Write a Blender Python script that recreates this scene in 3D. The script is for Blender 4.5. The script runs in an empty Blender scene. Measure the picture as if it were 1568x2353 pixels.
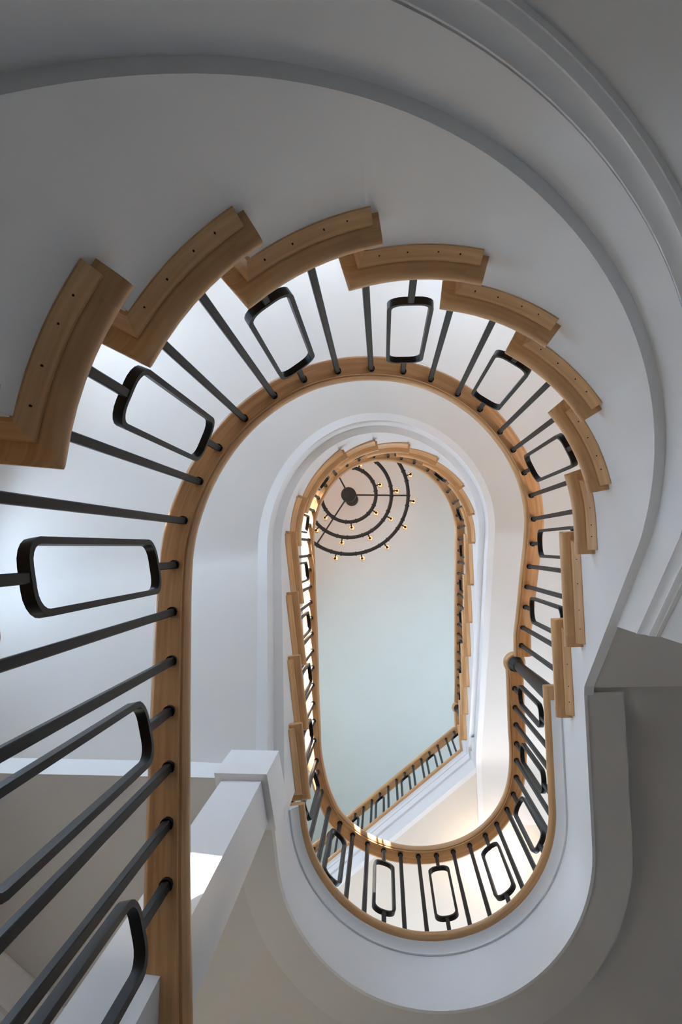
import bpy, math, random
from mathutils import Matrix, Vector
import numpy as np

random.seed(4)
scene = bpy.context.scene
col = scene.collection

# ------------------------------------------------------------------ camera
ZC = 0.1652                       # lens height above the ground floor; heights below are given from the lens
cam_data = bpy.data.cameras.new('camera')
cam_data.sensor_fit = 'VERTICAL'
cam_data.sensor_height = 36.0
cam_data.lens = 24.0
cam_data.clip_start = 0.02
cam = bpy.data.objects.new('camera', cam_data)
col.objects.link(cam)
bx = (0.99813818, -0.00308652, -0.06091516)
by = (0.0, 0.99871878, -0.0506043)
bz = (0.06099331, 0.05051008, 0.99685934)
right = Vector((bx[0], by[0], bz[0]))
down = Vector((bx[1], by[1], bz[1]))
fwd = Vector((bx[2], by[2], bz[2]))
m = Matrix((( right.x, -down.x, -fwd.x, 0), (right.y, -down.y, -fwd.y, 0), (right.z, -down.z, -fwd.z, ZC), (0, 0, 0, 1)))
cam.matrix_world = m
scene.camera = cam

# ------------------------------------------------------------------ sky, sun, exposure
world = bpy.data.worlds.new('sky')
scene.world = world
world.use_nodes = True
wn = world.node_tree.nodes
bg = wn['Background']
bg.inputs['Color'].default_value = (0.58, 0.76, 1.0, 1)
bg.inputs['Strength'].default_value = 10.0
SUN_DIR = Vector((-0.21, -0.93, 0.36)).normalized()      # towards the sun
sun_data = bpy.data.lights.new('sun', 'SUN')
sun_data.energy = 45.0
sun_data.angle = 0.009
sun_data.color = (1.0, 0.95, 0.87)
sun = bpy.data.objects.new('sun', sun_data)
sun.location = (-4, -9, 9)
sun.rotation_euler = SUN_DIR.to_track_quat('Z', 'Y').to_euler()
col.objects.link(sun)
vs = scene.view_settings
vs.view_transform = 'Standard'
vs.look = 'None'
vs.exposure = 1.02
vs.gamma = 1.0
vs.use_curve_mapping = False

# ------------------------------------------------------------------ materials
def new_mat(name):
    mt = bpy.data.materials.new(name)
    mt.use_nodes = True
    nt = mt.node_tree
    return mt, nt, nt.nodes['Principled BSDF']

def paint(name, rgb, rough=0.55, var=0.03, bump=0.04, scale=3.0):
    mt, nt, p = new_mat(name)
    tc = nt.nodes.new('ShaderNodeTexCoord')
    n1 = nt.nodes.new('ShaderNodeTexNoise'); n1.inputs['Scale'].default_value = scale; n1.inputs['Detail'].default_value = 3
    nt.links.new(tc.outputs['Object'], n1.inputs['Vector'])
    cr = nt.nodes.new('ShaderNodeValToRGB')
    cr.color_ramp.elements[0].position = 0.3; cr.color_ramp.elements[1].position = 0.7
    cr.color_ramp.elements[0].color = (*[c * (1 - var) for c in rgb], 1)
    cr.color_ramp.elements[1].color = (*[min(1, c * (1 + var)) for c in rgb], 1)
    nt.links.new(n1.outputs['Fac'], cr.inputs['Fac'])
    nt.links.new(cr.outputs['Color'], p.inputs['Base Color'])
    p.inputs['Roughness'].default_value = rough
    n2 = nt.nodes.new('ShaderNodeTexNoise'); n2.inputs['Scale'].default_value = 90; n2.inputs['Detail'].default_value = 2
    nt.links.new(tc.outputs['Object'], n2.inputs['Vector'])
    b = nt.nodes.new('ShaderNodeBump'); b.inputs['Strength'].default_value = bump; b.inputs['Distance'].default_value = 0.004
    nt.links.new(n2.outputs['Fac'], b.inputs['Height'])
    nt.links.new(b.outputs['Normal'], p.inputs['Normal'])
    return mt

def wood(name, dark, light, rough=0.38):
    mt, nt, p = new_mat(name)
    uv = nt.nodes.new('ShaderNodeUVMap')
    mp = nt.nodes.new('ShaderNodeMapping'); mp.inputs['Scale'].default_value = (2.2, 46, 1)
    nt.links.new(uv.outputs['UV'], mp.inputs['Vector'])
    n1 = nt.nodes.new('ShaderNodeTexNoise'); n1.inputs['Scale'].default_value = 1.6; n1.inputs['Detail'].default_value = 5; n1.inputs['Distortion'].default_value = 0.6
    nt.links.new(mp.outputs['Vector'], n1.inputs['Vector'])
    mp2 = nt.nodes.new('ShaderNodeMapping'); mp2.inputs['Scale'].default_value = (2.6, 5, 1)
    nt.links.new(uv.outputs['UV'], mp2.inputs['Vector'])
    n2 = nt.nodes.new('ShaderNodeTexNoise'); n2.inputs['Scale'].default_value = 1.3; n2.inputs['Detail'].default_value = 2
    nt.links.new(mp2.outputs['Vector'], n2.inputs['Vector'])
    mx = nt.nodes.new('ShaderNodeMath'); mx.operation = 'MULTIPLY_ADD'; mx.inputs[1].default_value = 0.6
    ml = nt.nodes.new('ShaderNodeMath'); ml.operation = 'MULTIPLY'; ml.inputs[1].default_value = 0.4
    nt.links.new(n2.outputs['Fac'], ml.inputs[0])
    nt.links.new(n1.outputs['Fac'], mx.inputs[0]); nt.links.new(ml.outputs[0], mx.inputs[2])
    cr = nt.nodes.new('ShaderNodeValToRGB')
    cr.color_ramp.elements[0].position = 0.32; cr.color_ramp.elements[1].position = 0.66
    cr.color_ramp.elements[0].color = (*dark, 1); cr.color_ramp.elements[1].color = (*light, 1)
    nt.links.new(mx.outputs[0], cr.inputs['Fac'])
    nt.links.new(cr.outputs['Color'], p.inputs['Base Color'])
    p.inputs['Roughness'].default_value = rough
    b = nt.nodes.new('ShaderNodeBump'); b.inputs['Strength'].default_value = 0.05; b.inputs['Distance'].default_value = 0.002
    nt.links.new(n1.outputs['Fac'], b.inputs['Height']); nt.links.new(b.outputs['Normal'], p.inputs['Normal'])
    return mt

def plain(name, rgb, rough=0.5, metal=0.0, spec=0.5):
    mt, nt, p = new_mat(name)
    n1 = nt.nodes.new('ShaderNodeTexNoise'); n1.inputs['Scale'].default_value = 25
    p.inputs['Specular IOR Level'].default_value = spec
    mr = nt.nodes.new('ShaderNodeMapRange'); mr.inputs['To Min'].default_value = rough * 0.85; mr.inputs['To Max'].default_value = min(1, rough * 1.15)
    nt.links.new(n1.outputs['Fac'], mr.inputs['Value']); nt.links.new(mr.outputs['Result'], p.inputs['Roughness'])
    p.inputs['Base Color'].default_value = (*rgb, 1)
    p.inputs['Metallic'].default_value = metal
    return mt

def glass(name, tint=(1, 1, 1), refl=0.10):
    mt = bpy.data.materials.new(name); mt.use_nodes = True
    nt = mt.node_tree; nt.nodes.clear()
    out = nt.nodes.new('ShaderNodeOutputMaterial'); mix = nt.nodes.new('ShaderNodeMixShader')
    tr = nt.nodes.new('ShaderNodeBsdfTransparent'); tr.inputs['Color'].default_value = (*tint, 1)
    gl = nt.nodes.new('ShaderNodeBsdfGlossy'); gl.inputs['Roughness'].default_value = 0.03
    lw = nt.nodes.new('ShaderNodeLayerWeight'); lw.inputs['Blend'].default_value = refl
    nt.links.new(lw.outputs['Fresnel'], mix.inputs['Fac'])
    nt.links.new(tr.outputs[0], mix.inputs[1]); nt.links.new(gl.outputs[0], mix.inputs[2]); nt.links.new(mix.outputs[0], out.inputs['Surface'])
    return mt

def emit(name, rgb, s):
    mt, nt, p = new_mat(name)
    p.inputs['Base Color'].default_value = (*rgb, 1)
    p.inputs['Emission Color'].default_value = (*rgb, 1)
    p.inputs['Emission Strength'].default_value = s
    return mt

M = dict(
    trim=paint('white_trim_paint', (0.85, 0.85, 0.845), 0.42, 0.015, 0.02),
    soffit=paint('off_white_plaster', (0.80, 0.78, 0.745), 0.7, 0.02, 0.05),
    wall=paint('pale_grey_wall_paint', (0.66, 0.655, 0.64), 0.7, 0.02, 0.05),
    ceil=paint('greige_ceiling_paint', (0.66, 0.63, 0.59), 0.75, 0.02, 0.05),
    band=paint('pale_greige_trim_paint', (0.71, 0.685, 0.65), 0.6, 0.02, 0.03),
    taupe=paint('taupe_hall_wall_paint', (0.57, 0.54, 0.50), 0.7, 0.02, 0.05),
    walnut=wood('added_door_walnut', (0.16, 0.09, 0.05), (0.27, 0.16, 0.09), 0.4),  # dark wood of the added door, so sunlight bounces less off it
    cream=paint('cream_ceiling_paint', (0.75, 0.69, 0.60), 0.75, 0.02, 0.05),
    top=paint('pale_green_white_ceiling_paint', (0.765, 0.81, 0.735), 0.8, 0.012, 0.04),
    oak=wood('oak_varnish', (0.50, 0.26, 0.105), (0.80, 0.49, 0.235)),
    floor=wood('oak_floor', (0.40, 0.28, 0.17), (0.60, 0.45, 0.29), 0.45),
    stone=paint('pale_limestone_floor', (0.60, 0.58, 0.54), 0.4, 0.06, 0.03, 1.5),
    iron=plain('black_satin_iron', (0.009, 0.0088, 0.0088), 0.42, 0.0, 0.22),
    bronze=plain('dark_bronze', (0.045, 0.036, 0.028), 0.5, 0.6),
    hole=plain('nail_hole_dark', (0.01, 0.007, 0.005), 0.9),
    socket=plain('black_socket', (0.012, 0.012, 0.012), 0.4),
    pane=glass('window_glass'),
    bulb=glass('bulb_glass', (1.0, 0.93, 0.86), 0.25),
    filament=emit('glowing_filament', (1.0, 0.36, 0.10), 9.0),
    globe=glass('clear_globe_glass', (0.97, 0.97, 0.95), 0.2),
)

# ------------------------------------------------------------------ mesh helpers
def link(name, verts, faces, mat, parent=None, uvs=None, smooth=35, loc=None, rotz=0.0):
    me = bpy.data.meshes.new(name)
    me.from_pydata([tuple(v) for v in verts], [], faces)
    if uvs is not None:
        lay = me.uv_layers.new(name='UVMap')
        k = 0
        for f in faces:
            for vi in f:
                lay.data[k].uv = uvs[vi]; k += 1
    else:
        lay = me.uv_layers.new(name='UVMap')
        k = 0
        for f in faces:
            for vi in f:
                v = verts[vi]; lay.data[k].uv = (v[2] + 0.13 * v[0], v[0] + 0.7 * v[1]); k += 1
    me.materials.append(mat)
    me.validate()
    if smooth:
        me.polygons.foreach_set('use_smooth', [True] * len(me.polygons))
        me.set_sharp_from_angle(angle=math.radians(smooth))
    import bmesh
    bm = bmesh.new(); bm.from_mesh(me); bmesh.ops.recalc_face_normals(bm, faces=bm.faces); bm.to_mesh(me); bm.free()
    ob = bpy.data.objects.new(name, me)
    col.objects.link(ob)
    if loc is not None:
        ob.location = loc; ob.rotation_euler = (0, 0, rotz)
    if parent is not None:
        attach(ob, parent)
    return ob

ABS = {}
def attach(ob, parent):
    ob.parent = parent
    base = ABS.get(parent.name, None)
    if base is None:
        base = Matrix.Translation(parent.location) @ Matrix.Rotation(parent.rotation_euler.z, 4, 'Z')
        if parent.parent is not None:
            base = parent_abs(parent)
        ABS[parent.name] = base
    ob.matrix_parent_inverse = base.inverted()

def parent_abs(o):
    # children keep world-space coordinates through the parent inverse
    return Matrix.Translation(o.location) @ Matrix.Rotation(o.rotation_euler.z, 4, 'Z')

def thing(name, label, cat, loc, group=None):
    o = bpy.data.objects.new(name, None)
    col.objects.link(o)
    o.empty_display_size = 0.2
    o.location = loc
    tag(o, label, cat, group)
    return o

def tag(o, label, cat, group=None):
    o['label'] = label; o['category'] = cat
    if group: o['group'] = group
    return o

def struct(o, label=None):
    o['kind'] = 'structure'
    if label: o['label'] = label
    return o

class MB:
    """collects swept pieces of one part"""
    def __init__(s): s.v = []; s.f = []; s.uv = []
    def sweep(s, frames, prof, closed=True, caps=True, loop=False):
        """frames: (x, y, nx, ny, z); prof: list of (off, dz) or a function of the frame index"""
        base = len(s.v); n = None; u = 0; last = None
        for i, fr in enumerate(frames):
            pr = prof(i) if callable(prof) else prof
            n = len(pr)
            if last is not None: u += math.hypot(fr[0] - last[0], fr[1] - last[1]) + abs(fr[4] - last[4]) * 0.3
            last = fr
            vv = 0; pp = None
            for (o, dz) in pr:
                if pp is not None: vv += math.hypot(o - pp[0], dz - pp[1])
                pp = (o, dz)
                s.v.append((fr[0] + fr[2] * o, fr[1] + fr[3] * o, fr[4] + dz + ZC)); s.uv.append((u, vv + fr[4] * 0.0))
        F = len(frames); kk = n if closed else n - 1
        for i in range(F if loop else F - 1):
            a = base + i * n; b = base + ((i + 1) % F) * n
            for j in range(kk):
                j2 = (j + 1) % n
                s.f.append((a + j, a + j2, b + j2, b + j))
        if caps and closed and not loop:
            s.f.append(tuple(base + j for j in range(n)))
            s.f.append(tuple(base + (F - 1) * n + j for j in reversed(range(n))))
    def box(s, x0, x1, y0, y1, z0, z1):
        b = len(s.v)
        for z in (z0, z1):
            for (x, y) in ((x0, y0), (x1, y0), (x1, y1), (x0, y1)):
                s.v.append((x, y, z)); s.uv.append((x + y, z + x * 0.3))
        s.f += [(b, b+3, b+2, b+1), (b+4, b+5, b+6, b+7), (b, b+1, b+5, b+4), (b+1, b+2, b+6, b+5), (b+2, b+3, b+7, b+6), (b+3, b, b+4, b+7)]
    def obox(s, c, ax, ay, hx, hy, z0, z1):
        """box with plan axes ax, ay"""
        b = len(s.v)
        for z in (z0, z1):
            for (p, q) in ((-1, -1), (1, -1), (1, 1), (-1, 1)):
                s.v.append((c[0] + ax[0]*hx*p + ay[0]*hy*q, c[1] + ax[1]*hx*p + ay[1]*hy*q, z)); s.uv.append((p*hx + q*hy, z))
        s.f += [(b, b+3, b+2, b+1), (b+4, b+5, b+6, b+7), (b, b+1, b+5, b+4), (b+1, b+2, b+6, b+5), (b+2, b+3, b+7, b+6), (b+3, b, b+4, b+7)]
    def lathe(s, c, prof, seg=24):
        b = len(s.v); n = len(prof)
        for i in range(seg):
            a = 2 * math.pi * i / seg
            for k, (r, z) in enumerate(prof):
                s.v.append((c[0] + r * math.cos(a), c[1] + r * math.sin(a), z)); s.uv.append((a * 0.05, z))
        for i in range(seg):
            a = b + i * n; d = b + ((i + 1) % seg) * n
            for j in range(n - 1):
                s.f.append((a + j, a + j + 1, d + j + 1, d + j))
        s.f.append(tuple(b + i * n for i in range(seg))); s.f.append(tuple(b + i * n + n - 1 for i in reversed(range(seg))))
    def tube(s, pts, r, seg=8, closed=False):
        b = len(s.v); n = len(pts)
        P = [Vector(p) for p in pts]
        for i, p in enumerate(P):
            t = (P[(i + 1) % n] - P[i - 1]) if closed else (P[min(i + 1, n - 1)] - P[max(i - 1, 0)])
            t.normalize()
            up = Vector((0, 0, 1)) if abs(t.z) < 0.9 else Vector((1, 0, 0))
            x = t.cross(up).normalized(); y = x.cross(t)
            for k in range(seg):
                a = 2 * math.pi * k / seg
                s.v.append(tuple(p + x * (r * math.cos(a)) + y * (r * math.sin(a)))); s.uv.append((i * 0.03, k * 0.01))
        for i in range(n if closed else n - 1):
            a = b + i * seg; d = b + ((i + 1) % n) * seg
            for k in range(seg):
                s.f.append((a + k, a + (k + 1) % seg, d + (k + 1) % seg, d + k))
        if not closed:
            s.f.append(tuple(b + k for k in range(seg))); s.f.append(tuple(b + (n - 1) * seg + k for k in reversed(range(seg))))
    def poly(s, pts, z):
        b = len(s.v)
        for (x, y) in pts: s.v.append((x, y, z + ZC)); s.uv.append((x, y))
        s.f.append(tuple(range(b, b + len(pts))))
    def slab(s, pts, z0, z1):
        b = len(s.v); n = len(pts)
        for z in (z0, z1):
            for (x, y) in pts: s.v.append((x, y, z + ZC)); s.uv.append((x, y))
        s.f.append(tuple(reversed(range(b, b + n)))); s.f.append(tuple(range(b + n, b + 2 * n)))
        for i in range(n):
            j = (i + 1) % n; s.f.append((b + i, b + j, b + n + j, b + n + i))
    def build(s, name, mat, parent=None, smooth=35):
        return link(name, s.v, s.f, mat, parent, s.uv, smooth)

# ------------------------------------------------------------------ plan of the stairwell: an egg of two arcs and two tangents
C1 = np.array((0.07557, -0.05448)); R1 = 0.47933
C2 = np.array((0.15311, 0.94279)); R2 = 0.43658
AL = -3.26194; AR = -0.034846
LS = 0.99937; A1 = 1.54685; A2 = 1.33423
PER = 2 * LS + A1 + A2
BETA = math.radians(5)
NL = np.array((math.cos(AL), math.sin(AL))); NR = np.array((math.cos(AR), math.sin(AR)))

def path(s, kind=0):
    """plan point and outward normal at run s; kind 1 lower flight, 2 upper flight, 0 closed egg"""
    if kind == 1 and s < LS:
        a = AL - min(LS - s, BETA * R1) / R1
        n = np.array((math.cos(a), math.sin(a))); p = C1 + R1 * n
        d = LS - BETA * R1 - s
        if d > 0: p = p - np.array((-n[1], n[0])) * d
        return p, n
    if kind == 2 and s > 2 * LS + A1:
        return C2 + R2 * NR + np.array((-NR[1], NR[0])) * (s - 2 * LS - A1), NR
    if kind == 2 and s < 0:
        return C2 + R2 * NL + np.array((-NL[1], NL[0])) * s, NL
    if kind == 0: s = s % PER
    if s < LS:
        t = s / LS
        return (C2 + R2 * NL) * (1 - t) + (C1 + R1 * NL) * t, NL
    if s < LS + A1:
        a = AL + (s - LS) / R1; n = np.array((math.cos(a), math.sin(a))); return C1 + R1 * n, n
    if s < 2 * LS + A1:
        t = (s - LS - A1) / LS
        return (C1 + R1 * NR) * (1 - t) + (C2 + R2 * NR) * t, NR
    a = AR + (s - 2 * LS - A1) / R2; n = np.array((math.cos(a), math.sin(a))); return C2 + R2 * n, n

def fr(s, kind, z):
    p, n = path(s, kind); return (p[0], p[1], n[0], n[1], z)

RISE = 0.1697
Z_L = 2.55                        # landing
Z_T = Z_L + 19 * RISE             # top floor
Z_F = -ZC                         # ground floor
S1 = [-0.13, 0.12, 0.37, 0.63, 0.905] + [1.1, 1.282, 1.471, 1.666, 1.863, 2.045, 2.231, 2.405, 2.57, 2.86]
S1_END = 3.118
Z1 = [Z_L - (15 - i) * RISE for i in range(15)]
S2 = [0.013, 0.237, 0.476, 0.733, 1.004, 1.175, 1.475, 1.644, 1.816, 1.984, 2.188, 2.356, 2.53, 2.814, 3.087, 3.348, 3.603, 3.847]
S2_END = 4.09
Z2 = [Z_L + (i + 1) * RISE for i in range(18)]

def smooth_fn(ss, zz, sig=0.13):
    a = np.array(ss); b = np.array(zz)
    w = np.linspace(-3, 3, 41); k = np.exp(-w * w / 2); k /= k.sum()
    def g(s):
        x = s + w * sig
        lo = b[0] + (x - a[0]) * (b[1] - b[0]) / (a[1] - a[0]); hi = b[-1] + (x - a[-1]) * (b[-1] - b[-2]) / (a[-1] - a[-2])
        y = np.where(x < a[0], lo, np.where(x > a[-1], hi, np.interp(x, a, b)))
        return float((y * k).sum())
    return g
g1 = smooth_fn(S1 + [S1_END], Z1 + [Z_L])
g2 = smooth_fn(S2 + [S2_END], Z2 + [Z_T])

def rng(a, b, step):
    n = max(1, int(math.ceil((b - a) / step)))
    return [a + (b - a) * i / n for i in range(n + 1)]

# ================================================================== SHELL
W_OFF = 1.45
WALL_T = 0.16
Z_CEIL = 8.30
XL, XR, YB = -1.72, 2.04, 4.5

def curved_wall(name, s0, s1, kind, z0, z1, wins, mat, label=None, step=0.06):
    """wins: (sa, sb, za, zb)"""
    cuts = sorted(set([round(x, 5) for x in rng(s0, s1, step)] + [q for w in wins for q in w[:2]]))
    zs = sorted(set([z0, z1] + [q for w in wins for q in w[2:]]))
    mb = MB()
    def inside(sm, zm): return any(w[0] < sm < w[1] and w[2] < zm < w[3] for w in wins)
    V = {}
    def vert(i, j, o):
        key = (i, j, o)
        if key not in V:
            p, n = path(cuts[i], kind); q = p + n * (W_OFF + (WALL_T if o else 0))
            V[key] = len(mb.v); mb.v.append((q[0], q[1], zs[j] + ZC)); mb.uv.append((cuts[i] * 3, zs[j]))
        return V[key]
    I = len(cuts) - 1; J = len(zs) - 1
    full = [[not inside((cuts[i] + cuts[i+1]) / 2, (zs[j] + zs[j+1]) / 2) for j in range(J)] for i in range(I)]
    for i in range(I):
        for j in range(J):
            if not full[i][j]: continue
            for o in (0, 1):
                mb.f.append((vert(i, j, o), vert(i+1, j, o), vert(i+1, j+1, o), vert(i, j+1, o)))
            for (di, dj, a, b) in ((-1, 0, (i, j), (i, j+1)), (1, 0, (i+1, j), (i+1, j+1)), (0, -1, (i, j), (i+1, j)), (0, 1, (i, j+1), (i+1, j+1))):
                ii, jj = i + di, j + dj
                if not (0 <= ii < I and 0 <= jj < J) or not full[ii][jj]:
                    mb.f.append((vert(*a, 0), vert(*b, 0), vert(*b, 1), vert(*a, 1)))
    o = mb.build(name, mat); struct(o, label)
    return o

WIN_N = [0]
def portal(c, nrm, w, h):
    ld = bpy.data.lights.new('window_portal', 'AREA'); ld.shape = 'RECTANGLE'; ld.size = w; ld.size_y = h
    ld.cycles.is_portal = True
    o = bpy.data.objects.new('window_portal', ld); col.objects.link(o)
    d = Vector((nrm[0], nrm[1], 0)).normalized()
    o.location = (c[0], c[1], c[2] + ZC)
    o.rotation_euler = d.to_track_quat('Z', 'Y').to_euler()

def window_on(frames, za, zb, label, cols=2, rows=3):
    """frames: (x, y, nx, ny) along the opening, n pointing outdoors"""
    WIN_N[0] += 1
    F = [(f_[0], f_[1], f_[2], f_[3], 0.0) for f_ in frames]
    fw = 0.05
    mb = MB()
    rect = lambda o0, o1, a, b: [(o0, a), (o1, a), (o1, b), (o0, b)]
    mb.sweep(F, rect(0.03, 0.10, za, za + fw)); mb.sweep(F, rect(0.03, 0.10, zb - fw, zb))
    L = len(F) - 1
    def sub(t0, t1):
        out = []
        for t in (t0, t1):
            x = t * L; i = min(int(x), L - 1); u = x - i
            out.append(tuple(F[i][k] * (1 - u) + F[i+1][k] * u for k in range(5)))
        return out
    length = sum(math.hypot(F[i+1][0] - F[i][0], F[i+1][1] - F[i][1]) for i in range(L))
    e = fw / length
    mb.sweep(sub(0, e), rect(0.03, 0.10, za, zb)); mb.sweep(sub(1 - e, 1), rect(0.03, 0.10, za, zb))
    root = mb.build('window_%d' % WIN_N[0], M['trim']); struct(root, label)
    g = 0.012 / length
    for c in range(1, cols):
        k = MB(); k.sweep(sub(c / cols - g, c / cols + g), rect(0.05, 0.08, za + fw, zb - fw)); k.build('glazing_bar', M['trim'], root)
    for r in range(1, rows):
        z = za + (zb - za) * r / rows; k = MB(); k.sweep(F, rect(0.05, 0.08, z - 0.012, z + 0.012)); k.build('glazing_bar', M['trim'], root)
    for c in range(cols):
        for r in range(rows):
            k = MB(); z0 = za + (zb - za) * r / rows; z1 = za + (zb - za) * (r + 1) / rows
            n = 4
            fs = [sub(c / cols + (1 / cols) * q / n, 1)[0] for q in range(n + 1)]
            k.sweep(fs, [(0.064, z0), (0.064, z1)], closed=False, caps=False); k.build('pane', M['pane'], root)
    sill = MB(); sill.sweep(F, rect(-0.04, 0.10, za - 0.03, za)); sill.build('window_sill', M['trim'], root)
    mid = F[L // 2]
    portal((mid[0] + mid[2] * 0.14, mid[1] + mid[3] * 0.14, (za + zb) / 2), (mid[2], mid[3]), length * 1.02, (zb - za))
    return root

def wframes(sa, sb, kind=2, n=6):
    out = []
    for s in rng(sa, sb, (sb - sa) / n):
        p, nn = path(s, kind); q = p + nn * W_OFF; out.append((q[0], q[1], nn[0], nn[1]))
    return out

# window openings of the curved stair wall (run s, heights)
W_LEFT = [(0.86, 0.99, 2.28, 2.66)]
W_ARC = [(1.01, 1.11, 1.2, 1.75), (1.01, 1.12, 2.28, 2.76), (1.33, 1.455, 2.45, 2.94), (1.512, 1.572, 2.29, 2.60), (1.59, 1.77, 2.99, 3.33), (1.94, 2.08, 2.9, 3.45), (1.12, 1.24, 4.3, 5.9), (1.495, 1.625, 4.0, 5.25)]  # unseen; low, second, crown and right openings added to light soffit and strings
curved_wall('wall_left', -0.0, LS, 2, Z_F, Z_CEIL, W_LEFT, M['soffit'])
curved_wall('wall_curved', LS, LS + A1, 2, Z_F, Z_CEIL, W_ARC, M['soffit'], step=0.03)
curved_wall('wall_right', LS + A1, 2 * LS + A1, 2, Z_F, Z_CEIL, [], M['soffit'])
window_on(wframes(*W_LEFT[0][:2]), *W_LEFT[0][2:], 'white framed stair window in the straight left wall, lower storey', 1, 2)
W_LABEL = ('low white framed stair window added for light at the start of the curved wall, lower storey', 'white framed stair window where the curved wall begins, lower storey', 'second stair window of the curved wall, added for light, lower storey', 'small slot window high in the curved wall, lower storey', 'stair window added for light at the crown of the curved wall, lower storey', 'wide stair window added for light on the right of the curved wall, lower storey', 'tall white framed window in the curved wall, upper storey', 'large white framed window in the curved wall, upper storey')
for i_, (w, t) in enumerate(zip(W_ARC, W_LABEL)):
    if i_ == 3: window_on(wframes(*w[:2]), *w[2:], t, 1, 1)
    elif i_ == 7: window_on(wframes(*w[:2]), *w[2:], t, 1, 1)
    else: window_on(wframes(*w[:2]), *w[2:], t)

def flat_wall(name, a, b, z0, z1, wins, mat, label=None):
    """straight wall a-b (plan), thickness outwards to the left of a->b; wins: (t0, t1 in metres, za, zb)"""
    a = np.array(a, float); b = np.array(b, float); d = b - a; L = float(np.hypot(*d)); d /= L; n = np.array((d[1], -d[0]))
    xs = sorted(set([0.0, L] + [q for w in wins for q in w[:2]])); zs = sorted(set([z0, z1] + [q for w in wins for q in w[2:]]))
    mb = MB()
    for i in range(len(xs) - 1):
        for j in range(len(zs) - 1):
            xm = (xs[i] + xs[i+1]) / 2; zm = (zs[j] + zs[j+1]) / 2
            if any(w[0] < xm < w[1] and w[2] < zm < w[3] for w in wins): continue
            c = a + d * xm + n * (WALL_T / 2)
            mb.obox(c, d, n, (xs[i+1] - xs[i]) / 2, WALL_T / 2, zs[j] + ZC, zs[j+1] + ZC)
    o = mb.build(name, mat, smooth=0); struct(o, label)
    for w in wins:
        F = []
        for t in (w[0], (w[0] + w[1]) / 2, w[1]):
            q = a + d * t; F.append((q[0], q[1], n[0], n[1]))
        window_on(F, w[2], w[3], w[4] if len(w) > 4 else 'white framed sash window in the hall wall', 3, 3)
    return o
pl0, nl0 = path(0.0, 2); pL = pl0 + nl0 * W_OFF
pr0, nr0 = path(2 * LS + A1, 2); pR = pr0 + nr0 * W_OFF
XL = float(pL[0]); XR = float(pR[0])
flat_wall('wall_hall_left', (XL, YB), (XL, float(pL[1])), Z_F, Z_CEIL, [(2.35, 2.95, 6.3, 7.1)], M['soffit'])
flat_wall('wall_hall_right', (XR, float(pR[1])), (XR, YB), Z_F, Z_CEIL, [(0.0, 1.1, 6.3, 7.15)], M['soffit'])
flat_wall('wall_back', (XR, YB), (XL, YB), Z_F, Z_CEIL, [(0.1, 0.4, 0.3, 1.4), (0.5, 1.95, 3.25, 4.5), (1.0, 1.65, 6.3, 6.9)], M['soffit'])
mb = MB(); mb.slab([(-2.6, -2.6), (2.8, -2.6), (2.8, 5.2), (-2.6, 5.2)], Z_F - 0.2, Z_F); o = mb.build('floor', M['stone'], smooth=0); struct(o)
mb = MB(); mb.slab([(-2.6, -2.6), (2.8, -2.6), (2.8, 5.2), (-2.6, 5.2)], Z_CEIL, Z_CEIL + 0.25); o = mb.build('ceiling', M['top'], smooth=0); struct(o, 'pale flat ceiling high above the stairwell')

# ------------------------------------------------------------------ landing slab between the flights
Z_LC = 2.235; Z_LB = 2.20
def outer(p, n):
    t = 9.0
    if n[0] > 1e-6: t = min(t, (XR - 0.01 + 0.06 - p[0]) / n[0])
    if n[0] < -1e-6: t = min(t, (XL - 0.05 - p[0]) / n[0])
    if n[1] > 1e-6: t = min(t, (YB + 0.05 - p[1]) / n[1])
    return p + n * t
def landing_strip(z, off, s_a, s_b, y_left):
    mb = MB(); ss = rng(s_a, PER, 0.025) + rng(PER, s_b, 0.05)[1:]
    rows = []
    for s in ss:
        p, n = path(s, 0)
        if s > PER - 1e-9:
            t = (s - PER) / (s_b - PER); q = p + n * off
            e = outer(q, n); e2 = np.array((XL - 0.05, y_left))
            e = e * (1 - t) + e2 * t
            if t > 0.999: q = np.array((q[0], y_left))
        else:
            q = p + n * off; e = outer(q, n)
        rows.append((q, e))
    for q, e in rows:
        for x in (q, e): mb.v.append((x[0], x[1], z + ZC)); mb.uv.append((x[0], x[1]))
    for i in range(len(rows) - 1):
        mb.f.append((2*i, 2*i+1, 2*i+3, 2*i+2))
    return mb
o = landing_strip(Z_LC, 0.10, 3.075, PER + 0.19, 0.752).build('ceiling', M['ceil'], smooth=0); struct(o, 'greige ceiling under the landing')
o = landing_strip(Z_L, 0.05, 3.16, PER + 0.02, 0.95).build('floor', M['floor'], smooth=0); struct(o, 'landing floor around the oval opening')
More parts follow.
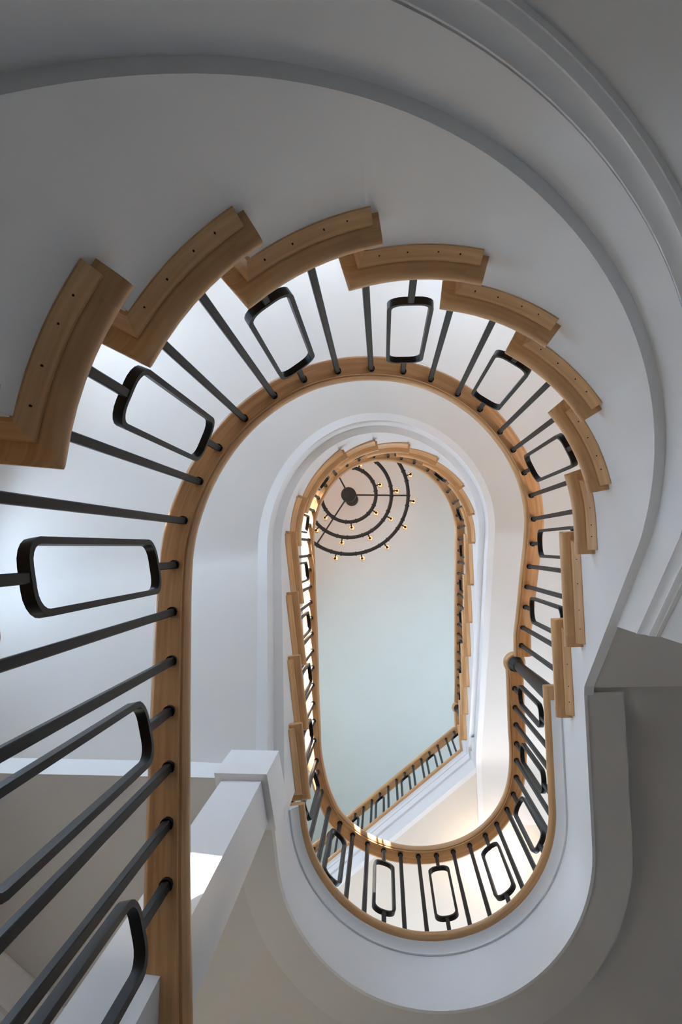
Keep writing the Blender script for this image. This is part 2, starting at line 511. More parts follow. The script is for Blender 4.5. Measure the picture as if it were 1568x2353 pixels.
# soffit band, fascia, bed moulding and oak nosing around the opening
fL = [fr(s, 0, 0.0) for s in rng(3.075, PER + 0.13, 0.025)]
mb = MB(); mb.sweep(fL, [(0.06, Z_LB), (0.175, Z_LB), (0.175, Z_LB + 0.04), (0.06, Z_LB + 0.04)]); o = mb.build('trim_1', M['band']); struct(o, 'flat band on the ceiling around the landing opening')
mb = MB(); mb.sweep(fL, [(0.0525, Z_LB - 0.003), (0.062, Z_LB - 0.003), (0.062, Z_L - 0.035), (0.0525, Z_L - 0.035)]); o = mb.build('trim_2', M['trim']); struct(o, 'white curved fascia around the landing opening')
fN = [fr(s, 0, Z_L) for s in rng(S1_END, PER + 0.06, 0.025)]
bed = [(0.052, -0.035), (0.022, -0.035), (0.020, -0.043), (0.030, -0.050), (0.044, -0.064), (0.046, -0.072), (0.052, -0.072)]
mb = MB(); mb.sweep(fN[2:], bed); o = mb.build('trim_3', M['trim']); struct(o, 'white bed moulding under the landing nosing')
NOSE = [(0.100, 0.0), (0.016, 0.0), (0.006, -0.004), (0.001, -0.011), (0.0, -0.018), (0.001, -0.025), (0.006, -0.031), (0.016, -0.035), (0.100, -0.035)]
mb = MB(); mb.sweep(fN, NOSE); o = mb.build('trim_4', M['oak']); struct(o, 'oak nosing along the landing edge')
# beam face where the upper flight lifts off the landing
mb = MB(); mb.box(XL - 0.05, -0.36, 0.7525, 0.80, Z_LC + 0.002 + ZC, 2.40 + ZC); o = mb.build('trim_5', M['trim'], smooth=0); struct(o, 'beam face at the foot of the upper flight')
# understair return at the head of the lower flight
mb = MB(); mb.box(0.70, XR + 0.05, 0.47, 0.53, Z_LB + 0.012 + ZC, 2.5 + ZC); o = mb.build('trim_6', M['ceil'], smooth=0); struct(o, 'beam at the head of the lower flight')

# ------------------------------------------------------------------ diagonal hall wall with cornice, ground floor
dw = np.array((0.787, 0.617)); dn = np.array((-0.617, 0.787))
a0 = np.array((-1.236, 1.343)) + dn * 0.075
wa = a0 - dw * 0.85; wb = a0 + dw * 1.35
mb = MB(); mb.obox((wa + wb) / 2 + dn * 0.07, dw, dn, np.hypot(*(wb - wa)) / 2, 0.07, Z_F + ZC, Z_LC + ZC + 0.02); o = mb.build('wall_diagonal', M['taupe'], smooth=0); struct(o)
flat_wall('wall_hall', (float(wb[0]), float(wb[1])), (float(wb[0]), YB), Z_F, Z_LC + 0.02, [], M['taupe'])
# unseen walnut double door, added to soak up sun bounce in the hall
mb = MB(); mb.box(0.42, 1.52, YB - 0.035, YB, 0.0, 2.12)
dr = mb.build('added_door_1', M['trim'], smooth=0); struct(dr, 'unseen walnut double door in a white frame, added at the back of the hall to soak up sun bounce')
for x0 in (0.475, 0.975):
    lm = MB(); lm.box(x0, x0 + 0.49, YB - 0.06, YB - 0.03, 0.01, 2.06); lf = lm.build('added_door_leaf', M['walnut'], dr, smooth=0)
    for z0, z1 in ((0.15, 0.85), (1.0, 1.92)):
        pm = MB(); pm.box(x0 + 0.08, x0 + 0.41, YB - 0.07, YB - 0.055, z0, z1); pm.build('added_door_panel', M['walnut'], lf, smooth=0)
    hm = MB(); hx = x0 + (0.455 if x0 < 0.9 else 0.035); hm.lathe((hx, YB - 0.085), [(0.0, 0.97), (0.018, 0.975), (0.024, 1.0), (0.018, 1.025), (0.0, 1.03)], 16); hm.box(hx - 0.006, hx + 0.006, YB - 0.085, YB - 0.055, 0.994, 1.006); hm.build('added_door_knob', M['bronze'], lf)
F = [(q[0], q[1], dn[0], dn[1], Z_LC) for q in (wa, wb)]
mb = MB(); mb.sweep(F, [(0.02, 0.0), (-0.085, 0.0), (-0.085, -0.012), (-0.075, -0.016), (-0.06, -0.03), (-0.035, -0.055), (-0.02, -0.075), (-0.02, -0.085), (-0.008, -0.09), (-0.008, -0.11), (0.02, -0.11)]); o = mb.build('trim_7', M['trim']); struct(o, 'crown moulding on the diagonal hall wall')

# ------------------------------------------------------------------ top floor slab with its diagonal edge
pT0, nT0 = path(S2_END, 2)
corner = np.array((0.629, 1.661)); dd = np.array((-0.767, 0.641)); dd /= np.hypot(*dd)
far = corner + dd * ((XL - corner[0]) / dd[0])
def poly_frames(pts, z, step=None):
    out = []
    for i, p in enumerate(pts):
        ds = []
        if i > 0: ds.append((p - pts[i-1]) / np.hypot(*(p - pts[i-1])))
        if i < len(pts) - 1: ds.append((pts[i+1] - p) / np.hypot(*(pts[i+1] - p)))
        ns = [np.array((d[1], -d[0])) for d in ds]
        n = sum(ns) / len(ns); n = n / (n @ n) if len(ns) > 1 else ns[0]
        out.append((p[0], p[1], n[0], n[1], z))
    return out
edge = [np.array(pT0), corner, far]
fT = poly_frames(edge, Z_T)
mb = MB(); mb.sweep(fT, NOSE); o = mb.build('trim_8', M['oak']); struct(o, 'oak nosing along the diagonal edge of the top floor')
mb = MB(); mb.sweep(fT, bed); o = mb.build('trim_9', M['trim']); struct(o, 'white bed moulding under the top floor nosing')
mb = MB(); mb.sweep(fT, [(0.052, -0.035), (0.052, -0.19), (0.068, -0.195), (0.068, -0.418), (0.10, -0.418), (0.10, -0.035)]); o = mb.build('trim_10', M['trim'], smooth=20); struct(o, 'white stepped fascia of the top floor edge')
def off_pt(i, d): f_ = fT[i]; return (f_[0] + f_[2] * d, f_[1] + f_[3] * d)
top_poly = [off_pt(0, 0.09), off_pt(1, 0.09), off_pt(2, 0.09), (XL - 0.05, YB + 0.05), (XR + 0.05, YB + 0.05), (XR + 0.05, off_pt(0, 0)[1])]
mb = MB(); mb.poly(top_poly, Z_T); o = mb.build('floor', M['floor'], smooth=0); struct(o, 'top floor')
mb = MB(); mb.poly([(0.70, 1.68), off_pt(1, 0.09), off_pt(2, 0.09), (XL - 0.05, YB + 0.05), (XR + 0.05, YB + 0.05), (XR + 0.05, 1.68)], Z_T - 0.415); o = mb.build('ceiling', M['cream'], smooth=0); struct(o, 'cream ceiling of the middle storey')

# ================================================================== STAIRCASES
FLIGHT_W = 1.42
def build_flight(root, S, Z, s_end, z_end, kind, first_z):
    n = len(S); FULL = 1.42
    nx = S[1:] + [s_end]
    for k in range(n):
        s0, s1, z = S[k], nx[k], Z[k]
        FLIGHT_W = {0: 0.85, 1: 0.85, 2: 1.0, 3: 1.3}.get(k, FULL) if kind == 1 else FULL     # the foot of the stair narrows at the diagonal wall
        # tread board with rounded front and return nosing
        mb = MB()
        sA = rng(s0 + 0.014, s1 + 0.035, 0.035)
        inner = [(0.006, -0.004), (0.001, -0.011), (0.0, -0.018), (0.001, -0.025), (0.006, -0.031), (0.016, -0.035)]
        def pr(o1, t=1.0):
            top = [(o1, 0.0), (0.016, 0.0)] + inner + [(o1, -0.035)]
            return [(o_, -0.0175 + (d_ + 0.0175) * t) for o_, d_ in top]
        fs = [fr(s0, kind, z), fr(s0 + 0.004, kind, z)] + [fr(s, kind, z) for s in sA]
        tl = [0.35, 0.78] + [1.0] * len(sA)
        mb.sweep(fs, lambda i: pr(FLIGHT_W, tl[i]))
        se = rng(s1 + 0.035, s1 + 0.07, 0.035)
        mb.sweep([fr(s, kind, z) for s in se], lambda i: pr(0.053))
        t = mb.build('tread', M['oak'], root)
        # cove moulding: along the string and along the front
        mb = MB()
        cove = [(0.055, -0.035), (0.031, -0.035), (0.0290, -0.0365), (0.0285, -0.0425), (0.0310, -0.0445), (0.0475, -0.0590), (0.0490, -0.0615), (0.055, -0.0615)]
        p_, n_ = path(s0, kind); t_ = np.array((-n_[1], n_[0]))
        rows = []
        rows.append([p_ + n_ * (FLIGHT_W - 0.02) + t_ * a_ for a_, _ in cove])
        rows.append([p_ + n_ * a_ + t_ * a_ for a_, _ in cove])
        for s in rng(s0 + 0.065, s1 + 0.058, 0.035):
            q_, m_ = path(s, kind); rows.append([q_ + m_ * a_ for a_, _ in cove])
        c = len(cove); u_ = 0.0
        for ri, row in enumerate(rows):
            if ri: u_ += float(np.hypot(*(row[1] - rows[ri-1][1])))
            for q, (a_, dz) in zip(row, cove):
                mb.v.append((q[0], q[1], z + dz + ZC)); mb.uv.append((u_, a_ - dz))
        for ri in range(len(rows) - 1):
            for jj in range(c): mb.f.append((ri*c + jj, ri*c + (jj+1) % c, (ri+1)*c + (jj+1) % c, (ri+1)*c + jj))
        mb.f.append(tuple(range(c))); mb.f.append(tuple(reversed(range((len(rows)-1)*c, len(rows)*c))))
        mb.build('cove_moulding', M['oak'], t)
        if Z[k] < Z_L and s1 > 1.0:
            for u in (0.2, 0.46, 0.74, 0.94):
                mb = MB()
                p_, n_ = path(s0 + 0.03 + (s1 - s0) * u, kind); q = p_ + n_ * (0.0395 + 0.001 * random.uniform(-1, 1))
                mb.lathe(q, [(0.0, z - 0.0535 + ZC), (0.0015, z - 0.0535 + ZC), (0.0015, z - 0.049 + ZC), (0.0, z - 0.049 + ZC)], 8)
                mb.build('nail_hole', M['hole'], t)
        # riser below the tread
        zb = Z[k-1] if k > 0 else first_z
        mb = MB()
        p_, n_ = path(s0, kind); t_ = np.array((-n_[1], n_[0]))
        c = p_ + n_ * (0.053 + (FLIGHT_W - 0.053) / 2) + t_ * 0.063
        mb.obox(c, n_, t_, (FLIGHT_W - 0.053) / 2, 0.009, zb + ZC, z - 0.035 + ZC)
        mb.build('riser', M['trim'], root)
    FLIGHT_W = FULL
    mb = MB(); p_, n_ = path(s_end, kind); t_ = np.array((-n_[1], n_[0])); c = p_ + n_ * (0.053 + (FLIGHT_W - 0.053) / 2) + t_ * 0.063
    mb.obox(c, n_, t_, (FLIGHT_W - 0.053) / 2, 0.009, Z[-1] + ZC, z_end - 0.035 + ZC); mb.build('riser', M['trim'], root)

def step_top(S, Z, s_end, s_last):
    """list of (s, top) of the cut string"""
    out = []
    nx = S[1:] + [s_end]
    for k in range(len(S)):
        a = S[k] + 0.0505; b = nx[k] + 0.0505
        for s in rng(a, b, 0.03): out.append((s, Z[k] - 0.034))
    if s_last > out[-1][0]:
        z = Z[-1] + RISE - 0.034
        for s in rng(out[-1][0] + 1e-4, s_last, 0.03): out.append((s, z))
    return out

# ---- lower flight
low = thing('curved_staircase', 'white lower stair flight with oak treads sweeping round the top of the picture', 'staircase', (-0.35, 1.1, 0.0))
build_flight(low, S1, Z1, S1_END, Z_L, 1, Z_F)
def zb1(s):
    if s < 2.6: return g1(s) - 0.56
    a = g1(2.6) - 0.56
    return min(Z_LB - 0.004, a + (Z_LB - 0.004 - a) * (s - 2.6) / 0.46)
tops = step_top(S1, Z1, S1_END, 3.06)
tops = [(s, min(t, Z_L - 0.036)) for s, t in tops if s < 3.10]
mb = MB(); mb.sweep([fr(s, 1, 0.0) for s, _ in tops], lambda i: [(0.052, zb1(tops[i][0])), (0.082, zb1(tops[i][0])), (0.082, tops[i][1]), (0.052, tops[i][1])])
mb.build('stringer', M['trim'], low, smooth=30)
ssw = rng(-0.15, 2.84, 0.03)
mb = MB(); mb.sweep([fr(s, 1, zb1(s)) for s in ssw], [(0.077, 0.01), (0.077, -0.012), (0.078, -0.146), (0.11, -0.146), (0.11, 0.01)])
mb.build('apron', M['trim'], low, smooth=30)
CROWN = [(0.115, -0.130), (0.090, -0.138), (0.090, -0.1525), (0.076, -0.1535), (0.0735, -0.156), (0.0735, -0.160), (0.078, -0.164), (0.084, -0.172), (0.088, -0.182), (0.090, -0.192), (0.0905, -0.196), (0.0865, -0.198), (0.0860, -0.203), (0.092, -0.210), (0.098, -0.214), (0.098, -0.218), (0.115, -0.219)]
mb = MB(); mb.sweep([fr(s, 1, zb1(s)) for s in ssw], CROWN)
mb.build('crown_moulding', M['trim'], low, smooth=30)
ssf = rng(2.55, 3.12, 0.03)
mb = MB(); mb.sweep([fr(s, 1, zb1(s) + 0.012) for s in ssf], [(0.085, 0.0), (FLIGHT_W, 0.0), (FLIGHT_W, 0.03), (0.085, 0.03)])
mb.build('soffit', M['ceil'], low, smooth=30)
wall_us = MB(); wall_us.sweep([fr(s, 1, 0.0) for s in ssw], lambda i: [(0.108, Z_F), (0.108, zb1(ssw[i]) - 0.15), (0.24, zb1(ssw[i]) - 0.15), (0.24, Z_F)])
o = wall_us.build('wall_understair', M['wall'], smooth=30); struct(o, 'curved wall under the lower flight')

# ---- upper flight
up = thing('curved_staircase', 'white upper stair flight with oak treads climbing from the landing to the top floor', 'staircase', (-0.35, 0.95, Z_L + ZC))
build_flight(up, S2, Z2, S2_END, Z_T, 2, Z_L)
def bump2(s): return 0.030 * math.exp(-((s - 1.65) / 0.36) ** 2)
def zb2(s): return g2(s) - 0.38
tops2 = [(s, min(t, Z_T - 0.036)) for s, t in step_top(S2, Z2, S2_END, 4.22)]
mb = MB(); mb.sweep([fr(s, 2, 0.0) for s, _ in tops2], lambda i: [(0.052 + bump2(tops2[i][0]), min(zb2(tops2[i][0]), tops2[i][1] - 0.01)), (0.10 + bump2(tops2[i][0]), min(zb2(tops2[i][0]), tops2[i][1] - 0.01)), (0.10 + bump2(tops2[i][0]), tops2[i][1]), (0.052 + bump2(tops2[i][0]) * 0.0, tops2[i][1])])
mb.build('stringer', M['trim'], up, smooth=30)
def zs2(s):
    a = g2(s) - 0.53; b = Z_T - 0.4165; k = 0.05
    return (a + b - math.sqrt((a - b) ** 2 + k * k)) / 2
ssa = rng(0.12, 4.74, 0.03)
mb = MB(); mb.sweep([fr(s, 2, 0.0) for s in ssa], lambda i: [(0.090 + bump2(ssa[i]), max(min(zb2(ssa[i]) + 0.01, Z_T - 0.3), zs2(ssa[i]) + 0.012)), (0.090 + bump2(ssa[i]), zs2(ssa[i])), (0.13 + bump2(ssa[i]), zs2(ssa[i])), (0.13 + bump2(ssa[i]), max(min(zb2(ssa[i]) + 0.01, Z_T - 0.3), zs2(ssa[i]) + 0.012))])
mb.build('apron', M['trim'], up, smooth=30)
mb = MB(); mb.sweep([fr(s, 2, 0.0) for s in ssa], lambda i: [(0.11, zs2(ssa[i]) + 0.002), (W_OFF + 0.008, zs2(ssa[i]) + 0.002), (W_OFF + 0.008, zs2(ssa[i]) + 0.04), (0.11, zs2(ssa[i]) + 0.04)])
mb.build('soffit', M['soffit'], up, smooth=30)

# ================================================================== BALUSTRADES
RAIL = [(-0.0185, 0.0), (0.0355, 0.0), (0.0365, 0.001), (0.0365, 0.008), (0.0405, 0.0085), (0.0470, 0.015), (0.0505, 0.027), (0.0490, 0.040), (0.0430, 0.050), (0.030, 0.058), (0.008, 0.062), (-0.014, 0.058), (-0.027, 0.050), (-0.0330, 0.040), (-0.0345, 0.027), (-0.0310, 0.015), (-0.0245, 0.0085), (-0.0195, 0.008), (-0.0195, 0.001)]
B1 = [(0.413, 0.106), (0.498, 0.106), (0.585, 0.104), (0.68, 0.104), (0.773, 0.1), (0.873, 0.101), (0.975, 0.1), (1.065, 0.094), (1.155, 0.089), (1.243, 0.088), (1.337, 0.086), (1.431, 0.084), (1.52, 0.084), (1.615, 0.076), (1.711, 0.071), (1.806, 0.07), (1.894, 0.069), (1.99, 0.065), (2.079, 0.069), (2.179, 0.069), (2.256, 0.077), (2.343, 0.084), (2.426, 0.094), (2.509, 0.099), (2.608, 0.105), (2.71, 0.101), (2.805, 0.099), (2.903, 0.099), (3.006, 0.095), (3.095, 0.09)]
BL = [(3.304, 0.053), (3.395, 0.051), (3.476, 0.051), (3.564, 0.050), (3.634, 0.056), (3.702, 0.073), (3.769, 0.090), (3.833, 0.101), (3.902, 0.109), (3.963, 0.114), (4.034, 0.115), (4.101, 0.113), (4.167, 0.111), (4.236, 0.109), (4.305, 0.108), (4.371, 0.108), (4.438, 0.108), (4.504, 0.109), (4.57, 0.105), (4.639, 0.099), (4.704, 0.092), (4.773, 0.080)]
B2 = [(-0.068, 0.075), (0.006, 0.076), (0.089, 0.075), (0.167, 0.076), (0.251, 0.076), (0.335, 0.073), (0.419, 0.071), (0.507, 0.069), (0.591, 0.067), (0.679, 0.067), (0.768, 0.066), (0.866, 0.064), (0.953, 0.062), (1.046, 0.064), (1.129, 0.071), (1.213, 0.078), (1.292, 0.088), (1.373, 0.098), (1.458, 0.110), (1.538, 0.118), (1.613, 0.121), (1.699, 0.120), (1.781, 0.117), (1.86, 0.113), (1.94, 0.108), (2.034, 0.103), (2.121, 0.095), (2.221, 0.085), (2.305, 0.078), (2.392, 0.071), (2.475, 0.066), (2.559, 0.065), (2.652, 0.067), (2.75, 0.069), (2.843, 0.069), (2.932, 0.071), (3.029, 0.073), (3.12, 0.075), (3.214, 0.078), (3.303, 0.08), (3.391, 0.083), (3.484, 0.086), (3.57, 0.088), (3.661, 0.091), (3.747, 0.094), (3.828, 0.097), (3.916, 0.1), (4.002, 0.102)]
Z_LR = 3.38
Z_TR = Z_T + 0.85
def rz1(s):
    z = g1(s) + 0.85
    return min(z, 3.352)
def rz2(s):
    z = g2(s) + 0.85
    a = 0.06
    return Z_LR + (z - Z_LR + math.sqrt((z - Z_LR) ** 2 + a * a * 4)) / 2 - 0.0 if s < 0.6 else z
def off_fn(tab):
    a = [t[0] for t in tab]; b = [t[1] for t in tab]
    w = np.linspace(-2.5, 2.5, 31); k = np.exp(-w * w / 2); k /= k.sum()
    return lambda s: float((np.interp(s + w * 0.06, a, b) * k).sum())
o1, oL, o2 = off_fn(B1), off_fn(BL), off_fn(B2)

def bar_section(mb, z0, z1, a=0.008):
    b = len(mb.v)
    c = 0.0016
    ring = [(a, -a + c), (a, a - c), (a - c, a), (-a + c, a), (-a, a - c), (-a, -a + c), (-a + c, -a), (a - c, -a)]
    for z in (z0, z1):
        for (x, y) in ring: mb.v.append((x, y, z)); mb.uv.append((x, z))
    n = 8
    for j in range(n): mb.f.append((b + j, b + (j + 1) % n, b + n + (j + 1) % n, b + n + j))
    mb.f.append(tuple(reversed(range(b, b + n)))); mb.f.append(tuple(range(b + n, b + 2 * n)))

def baluster(root, x, y, nx, ny, zbase, zrail, loop, lw=0.118, lh=0.545, drop=0.135):
    """local x = outward normal, local y = along the rail"""
    H = zrail - zbase
    mb = MB()
    if not loop:
        bar_section(mb, 0.0, H + 0.004)
    else:
        zt = H - drop; zb = max(0.10, zt - lh)
        bar_section(mb, 0.0, zb + 0.006); bar_section(mb, zt - 0.006, H + 0.004)
        hw = lw / 2 - 0.006; hz = (zt - zb) / 2 - 0.006; zc = (zt + zb) / 2; r = 0.036
        pts = []
        for (cx, cz, a0_) in ((hw - r, hz - r, 0), (-hw + r, hz - r, 90), (-hw + r, -hz + r, 180), (hw - r, -hz + r, 270)):
            for q in range(6):
                a_ = math.radians(a0_ + 90 * q / 5); pts.append((cx + r * math.cos(a_), zc + cz + r * math.sin(a_), math.cos(a_), math.sin(a_)))
        b = len(mb.v); n = len(pts)
        for (py, pz, qy, qz) in pts:
            for (dx, dr) in ((0.0095, -0.0055), (0.0095, 0.0055), (-0.0095, 0.0055), (-0.0095, -0.0055)):
                mb.v.append((dx, py + qy * dr, pz + qz * dr)); mb.uv.append((py, pz))
        for i in range(n):
            i2 = (i + 1) % n
            for j in range(4): mb.f.append((b + i*4 + j, b + i*4 + (j+1) % 4, b + i2*4 + (j+1) % 4, b + i2*4 + j))
    mb.lathe((0, 0), [(0.0, H - 0.006), (0.0125, H - 0.006), (0.0125, H + 0.004), (0.0, H + 0.004)], 12)
    nm = 'loop_baluster' if loop else 'baluster'
    me_ob = link(nm, mb.v, mb.f, M['iron'], None, mb.uv, 30, loc=(x, y, zbase + ZC), rotz=math.atan2(ny, nx))
    attach(me_ob, root)
    return me_ob

def rail_mesh(root, frames, name='handrail', prof=RAIL):
    mb = MB(); mb.sweep(frames, prof); return mb.build(name, M['oak'], root, smooth=33)

def tread_z(S, Z, s):
    k = 0
    for i, a in enumerate(S):
        if s >= a: k = i
    return Z[k]

def newel(root, x, y, z0, z1):
    h = z1 - z0
    mb = MB()
    pr = [(0.0, 0), (0.040, 0), (0.042, 0.012), (0.038, 0.03), (0.034, 0.04), (0.036, 0.05), (0.034, 0.06), (0.033, 0.10), (0.030, h * 0.35), (0.026, h * 0.65), (0.0225, h - 0.085), (0.027, h - 0.08), (0.028, h - 0.07), (0.0245, h - 0.064), (0.030, h - 0.05), (0.032, h - 0.04), (0.028, h - 0.034), (0.034, h - 0.02), (0.036, h - 0.008), (0.034, h + 0.004), (0.0, h + 0.004)]
    mb.lathe((x, y), [(r, z + z0 + ZC) for r, z in pr], 28)
    return mb.build('newel_post', M['iron'], root, smooth=40)

def newel_cap(root, x, y, z):
    mb = MB(); pr = [(0.0, 0), (0.040, 0), (0.045, 0.004), (0.047, 0.014), (0.052, 0.022), (0.054, 0.032), (0.050, 0.046), (0.040, 0.058), (0.018, 0.064), (0.0, 0.066)]
    mb.lathe((x, y), [(r, q + z + ZC) for r, q in pr], 32)
    return mb.build('newel_cap', M['oak'], root, smooth=50)

# lower flight
ba = thing('stair_balustrade', 'black iron bar and loop balusters under the nearest oak handrail on the lower flight', 'balustrade', (-0.36, 0.62, tread_z(S1, Z1, 0.36) + ZC), 'balustrades of the stairwell')
def rail1_frame(s):
    p, n = path(s, 1); d = o1(s) - 0.004 * max(0.0, min(1.0, (0.40 - s) / 0.2)); return (p[0] + n[0] * d, p[1] + n[1] * d, n[0], n[1], rz1(s))
rail_mesh(ba, [rail1_frame(s) for s in rng(-0.12, 3.15, 0.025)])
for i, (s, d) in enumerate([(-0.09, 0.102), (0.0, 0.102), (0.08, 0.102)] + B1):
    p, n = path(s, 1); q = p + n * d
    loop = i % 3 == 0
    baluster(ba, q[0], q[1], n[0], n[1], tread_z(S1, Z1, s), rz1(s), loop)

# landing
bl = thing('stair_balustrade', 'black iron loop balusters under the level oak handrail curving round the landing edge', 'balustrade', (0.15, 1.46, Z_L + ZC), 'balustrades of the stairwell')
NX, NY = 0.640, 0.565
newel(bl, NX, NY, Z_L, Z_LR); newel_cap(bl, NX, NY, Z_LR)
def railL_frame(s):
    p, n = path(s, 0); d = oL(s); return (p[0] + n[0] * d, p[1] + n[1] * d, n[0], n[1], Z_LR)
rail_mesh(bl, [railL_frame(s) for s in rng(3.185, 4.60, 0.02)])
for i, (s, d) in enumerate(BL):
    p, n = path(s, 0); q = p + n * d
    z = Z_LR if s < 4.6 else max(Z_LR, rz2(s - PER))
    baluster(bl, q[0], q[1], n[0], n[1], Z_L, z, i % 3 == 0, 0.098, 0.44, 0.125)

# upper flight
bu = thing('stair_balustrade', 'black iron balusters under the small far oak handrail of the upper flight', 'balustrade', (-0.37, 0.9, Z_L + ZC), 'balustrades of the stairwell')
def rail2_frame(s):
    p, n = path(s, 0 if s < 0 else 2)
    d = o2(s) if s > 0.05 else (oL(s + PER) * (1 - (s + 0.28) / 0.33) + o2(s) * (s + 0.28) / 0.33 if s > -0.28 else oL(s + PER))
    return (p[0] + n[0] * d, p[1] + n[1] * d, n[0], n[1], Z_LR if s < -0.27 else rz2(s))
z_off = rz2(-0.27) - Z_LR
rz2_raw = rz2
def rz2(s):
    z = rz2_raw(s)
    return z - z_off * max(0.0, min(1.0, (0.3 - s) / 0.57))
rail_mesh(bu, [rail2_frame(s) for s in rng(-0.28, 4.10, 0.025)])
for i, (s, d) in enumerate(B2):
    p, n = path(s, 0 if s < 0 else 2); q = p + n * d
    zb = Z_L if s < S2[0] else tread_z(S2, Z2, s)
    baluster(bu, q[0], q[1], n[0], n[1], zb, rz2(s), i % 3 == 2, 0.112, 0.54, 0.13)

# top floor
bt = thing('stair_balustrade', 'black iron loop balusters under the straight diagonal oak handrail of the top floor', 'balustrade', (0.7, 1.72, Z_T + ZC), 'balustrades of the stairwell')
pN, nN = path(4.155, 2); qN = pN + nN * 0.095
newel(bt, qN[0], qN[1], Z_T, Z_TR); newel_cap(bt, qN[0], qN[1], Z_TR)
rail_edge = [np.array(qN) - nN * 0.0, None, None]
n3 = np.array((-dd[1], dd[0])); n3 = n3 if n3[0] > 0 else -n3
c0 = corner + n3 * 0.10
dR = np.array((-NR[1], NR[0]))
A_ = np.array([[dR[0], -dd[0]], [dR[1], -dd[1]]]); tt = np.linalg.solve(A_, c0 - qN)
cornR = qN + dR * tt[0]
farR = c0 + dd * ((XL - c0[0]) / dd[0])
rail_mesh(bt, poly_frames([np.array(qN), cornR, farR], Z_TR))
h0 = np.array((0.672, 1.757))
i = 0
while True:
    q = h0 + dd * (0.102 * i)
    q = q + n3 * (0.10 - (q - corner) @ n3)
    if q[0] < XL + 0.06: break
    if i == 15:
        newel(bt, q[0], q[1], Z_T, Z_TR)
    else:
        baluster(bt, q[0], q[1], n3[0], n3[1], Z_T, Z_TR, i % 3 == 0, 0.105, 0.50, 0.125)
    i += 1

# ================================================================== COLUMN
cn = thing('square_column', 'white square column with a plain block capital standing left of the oval landing opening', 'column', (-0.41, 0.775, Z1[2] + ZC))
th = math.radians(5)
ax = np.array((math.cos(th), -math.sin(th))); ay = np.array((math.sin(th), math.cos(th)))
ax = np.array((1.0, 0.0)); ay = np.array((0.17, 0.985))
mb = MB(); cb = np.array((-0.420, 0.772)); z_foot = tread_z(S1, Z1, 0.24)
mb.obox(cb, ax, ay, 0.061, 0.063, z_foot + ZC, 2.10 + ZC); mb.build('shaft', M['trim'], cn, smooth=0)
mb = MB(); mb.obox(cb + np.array((0.0, 0.0)), ax, ay, 0.081, 0.084, 2.09 + ZC, 2.33 + ZC); mb.build('capital', M['trim'], cn, smooth=0)

# ================================================================== CHANDELIER
ZR = 7.5
cc = np.array((-0.375, -0.572))
ch = thing('chandelier', 'dark bronze chandelier of three concentric rings with glowing bulbs under the high ceiling', 'chandelier', (cc[0], cc[1], Z_CEIL + ZC))
def ring_part(R, th_=0.019, hz=0.016):
    mb = MB(); seg = 96
    fs = [(cc[0], cc[1], math.cos(2 * math.pi * i / seg), math.sin(2 * math.pi * i / seg), ZR) for i in range(seg)]
    c = 0.005
    mb.sweep(fs, [(R - th_ + c, -hz), (R + th_ - c, -hz), (R + th_, -hz + c), (R + th_, hz - c), (R + th_ - c, hz), (R - th_ + c, hz), (R - th_, hz - c), (R - th_, -hz + c)], loop=True)
    return mb.build('ring', M['bronze'], ch, smooth=50)
def lamp(R, deg):
    a = math.radians(deg); d = Vector((math.cos(a), math.sin(a), 0)); c = Vector((cc[0], cc[1], ZR + ZC))
    # collars on the ring either side of the arm
    for da in (-0.09 / R / 1.6, 0.09 / R / 1.6):
        mb = MB(); aa = a + da; n = (math.cos(aa), math.sin(aa)); t = (-n[1], n[0])
        mb.obox((c.x + n[0] * R, c.y + n[1] * R), n, t, 0.0245, 0.006, ZR + ZC - 0.021, ZR + ZC + 0.021); mb.build('collar', M['bronze'], ch, smooth=0)
    mb = MB(); p0 = c + d * (R + 0.015); p1 = c + d * (R + 0.062)
    mb.tube([p0, p1, p1 + Vector((0, 0, 0.012))], 0.008, 8); mb.build('lamp_arm', M['socket'], ch)
    mb = MB(); mb.lathe((p1.x, p1.y), [(0.0, p1.z - 0.006), (0.014, p1.z - 0.004), (0.015, p1.z + 0.03), (0.012, p1.z + 0.034), (0.0, p1.z + 0.034)], 14); mb.build('socket', M['socket'], ch)
    mb = MB(); zb_ = p1.z + 0.032
    mb.lathe((p1.x, p1.y), [(0.0, zb_), (0.012, zb_ + 0.002), (0.016, zb_ + 0.014), (0.026, zb_ + 0.034), (0.030, zb_ + 0.052), (0.026, zb_ + 0.07), (0.015, zb_ + 0.081), (0.0, zb_ + 0.084)], 20)
    bulb = mb.build('bulb', M['bulb'], ch, smooth=80)
    mb = MB()
    pts = [(p1.x + 0.013 * math.cos(q * 1.9), p1.y + 0.013 * math.sin(q * 1.9), zb_ + 0.018 + 0.0052 * q) for q in range(10)]
    mb.tube(pts, 0.0042, 6); mb.build('filament', M['filament'], bulb)
for R, degs in ((0.655, [-18 + 24 * i for i in range(15)]), (0.472, [-4.5 + 34.5 * i for i in range(10)] + [340 - 4.5 - 17]), (0.302, [-18 + 51.43 * i for i in range(7)])):
    ring_part(R)
    if R > 0.45 and R < 0.5: degs = [-4.5 + 360 / 10.5 * i for i in range(10)]
    for d_ in degs: lamp(R, d_)
for deg in (1, 123, 242):
    a = math.radians(deg); mb = MB()
    mb.tube([(cc[0] + 0.06 * math.cos(a), cc[1] + 0.06 * math.sin(a), ZR + ZC + 0.03), (cc[0] + 0.655 * math.cos(a), cc[1] + 0.655 * math.sin(a), ZR + ZC + 0.018)], 0.0085, 8)
    mb.build('spoke', M['bronze'], ch)
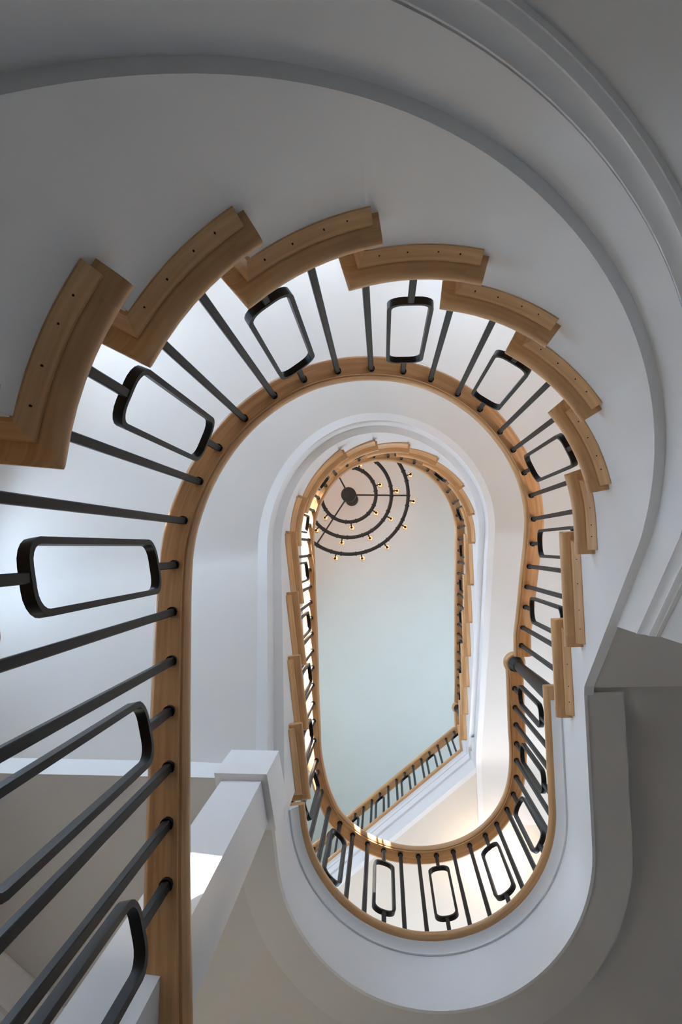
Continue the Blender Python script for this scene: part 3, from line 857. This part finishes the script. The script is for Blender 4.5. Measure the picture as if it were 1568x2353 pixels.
mb = MB(); mb.lathe(cc, [(0.0, ZR + ZC - 0.02), (0.01, ZR + ZC - 0.018), (0.078, ZR + ZC - 0.012), (0.084, ZR + ZC), (0.084, ZR + ZC + 0.05), (0.02, ZR + ZC + 0.07), (0.0, ZR + ZC + 0.07)], 36); mb.build('hub', M['bronze'], ch)
mb = MB(); mb.tube([(cc[0], cc[1], ZR + ZC + 0.06), (cc[0], cc[1], Z_CEIL + ZC - 0.02)], 0.011, 10); mb.build('stem', M['bronze'], ch)
mb = MB(); mb.lathe(cc, [(0.0, Z_CEIL + ZC), (0.078, Z_CEIL + ZC), (0.076, Z_CEIL + ZC - 0.02), (0.05, Z_CEIL + ZC - 0.04), (0.0, Z_CEIL + ZC - 0.045)], 32); mb.build('canopy', M['bronze'], ch)

# ================================================================== CEILING LIGHT of the middle storey
zc_ = Z_T - 0.415 + ZC; lx, ly = 0.816, 2.352
cl = thing('ceiling_light', 'small clear glass globe light with a warm bulb on the cream ceiling', 'ceiling light', (lx, ly, zc_))
mb = MB(); mb.lathe((lx, ly), [(0.0, zc_), (0.05, zc_), (0.05, zc_ - 0.012), (0.02, zc_ - 0.03), (0.0, zc_ - 0.032)], 28); mb.build('base', M['trim'], cl)
mb = MB(); mb.lathe((lx, ly), [(0.02, zc_ - 0.012), (0.04, zc_ - 0.022), (0.054, zc_ - 0.045), (0.058, zc_ - 0.07), (0.052, zc_ - 0.098), (0.034, zc_ - 0.118), (0.012, zc_ - 0.127), (0.0, zc_ - 0.128)], 32); mb.build('globe', M['globe'], cl, smooth=80)
mb = MB(); mb.lathe((lx, ly), [(0.0, zc_ - 0.03), (0.008, zc_ - 0.034), (0.012, zc_ - 0.055), (0.008, zc_ - 0.075), (0.0, zc_ - 0.08)], 16); mb.build('bulb', M['filament'], cl, smooth=80)
ld = bpy.data.lights.new('globe_lamp', 'POINT'); ld.energy = 5; ld.color = (1.0, 0.72, 0.45); ld.shadow_soft_size = 0.02
lo = bpy.data.objects.new('globe_lamp', ld); lo.location = (lx, ly, zc_ - 0.09); col.objects.link(lo)
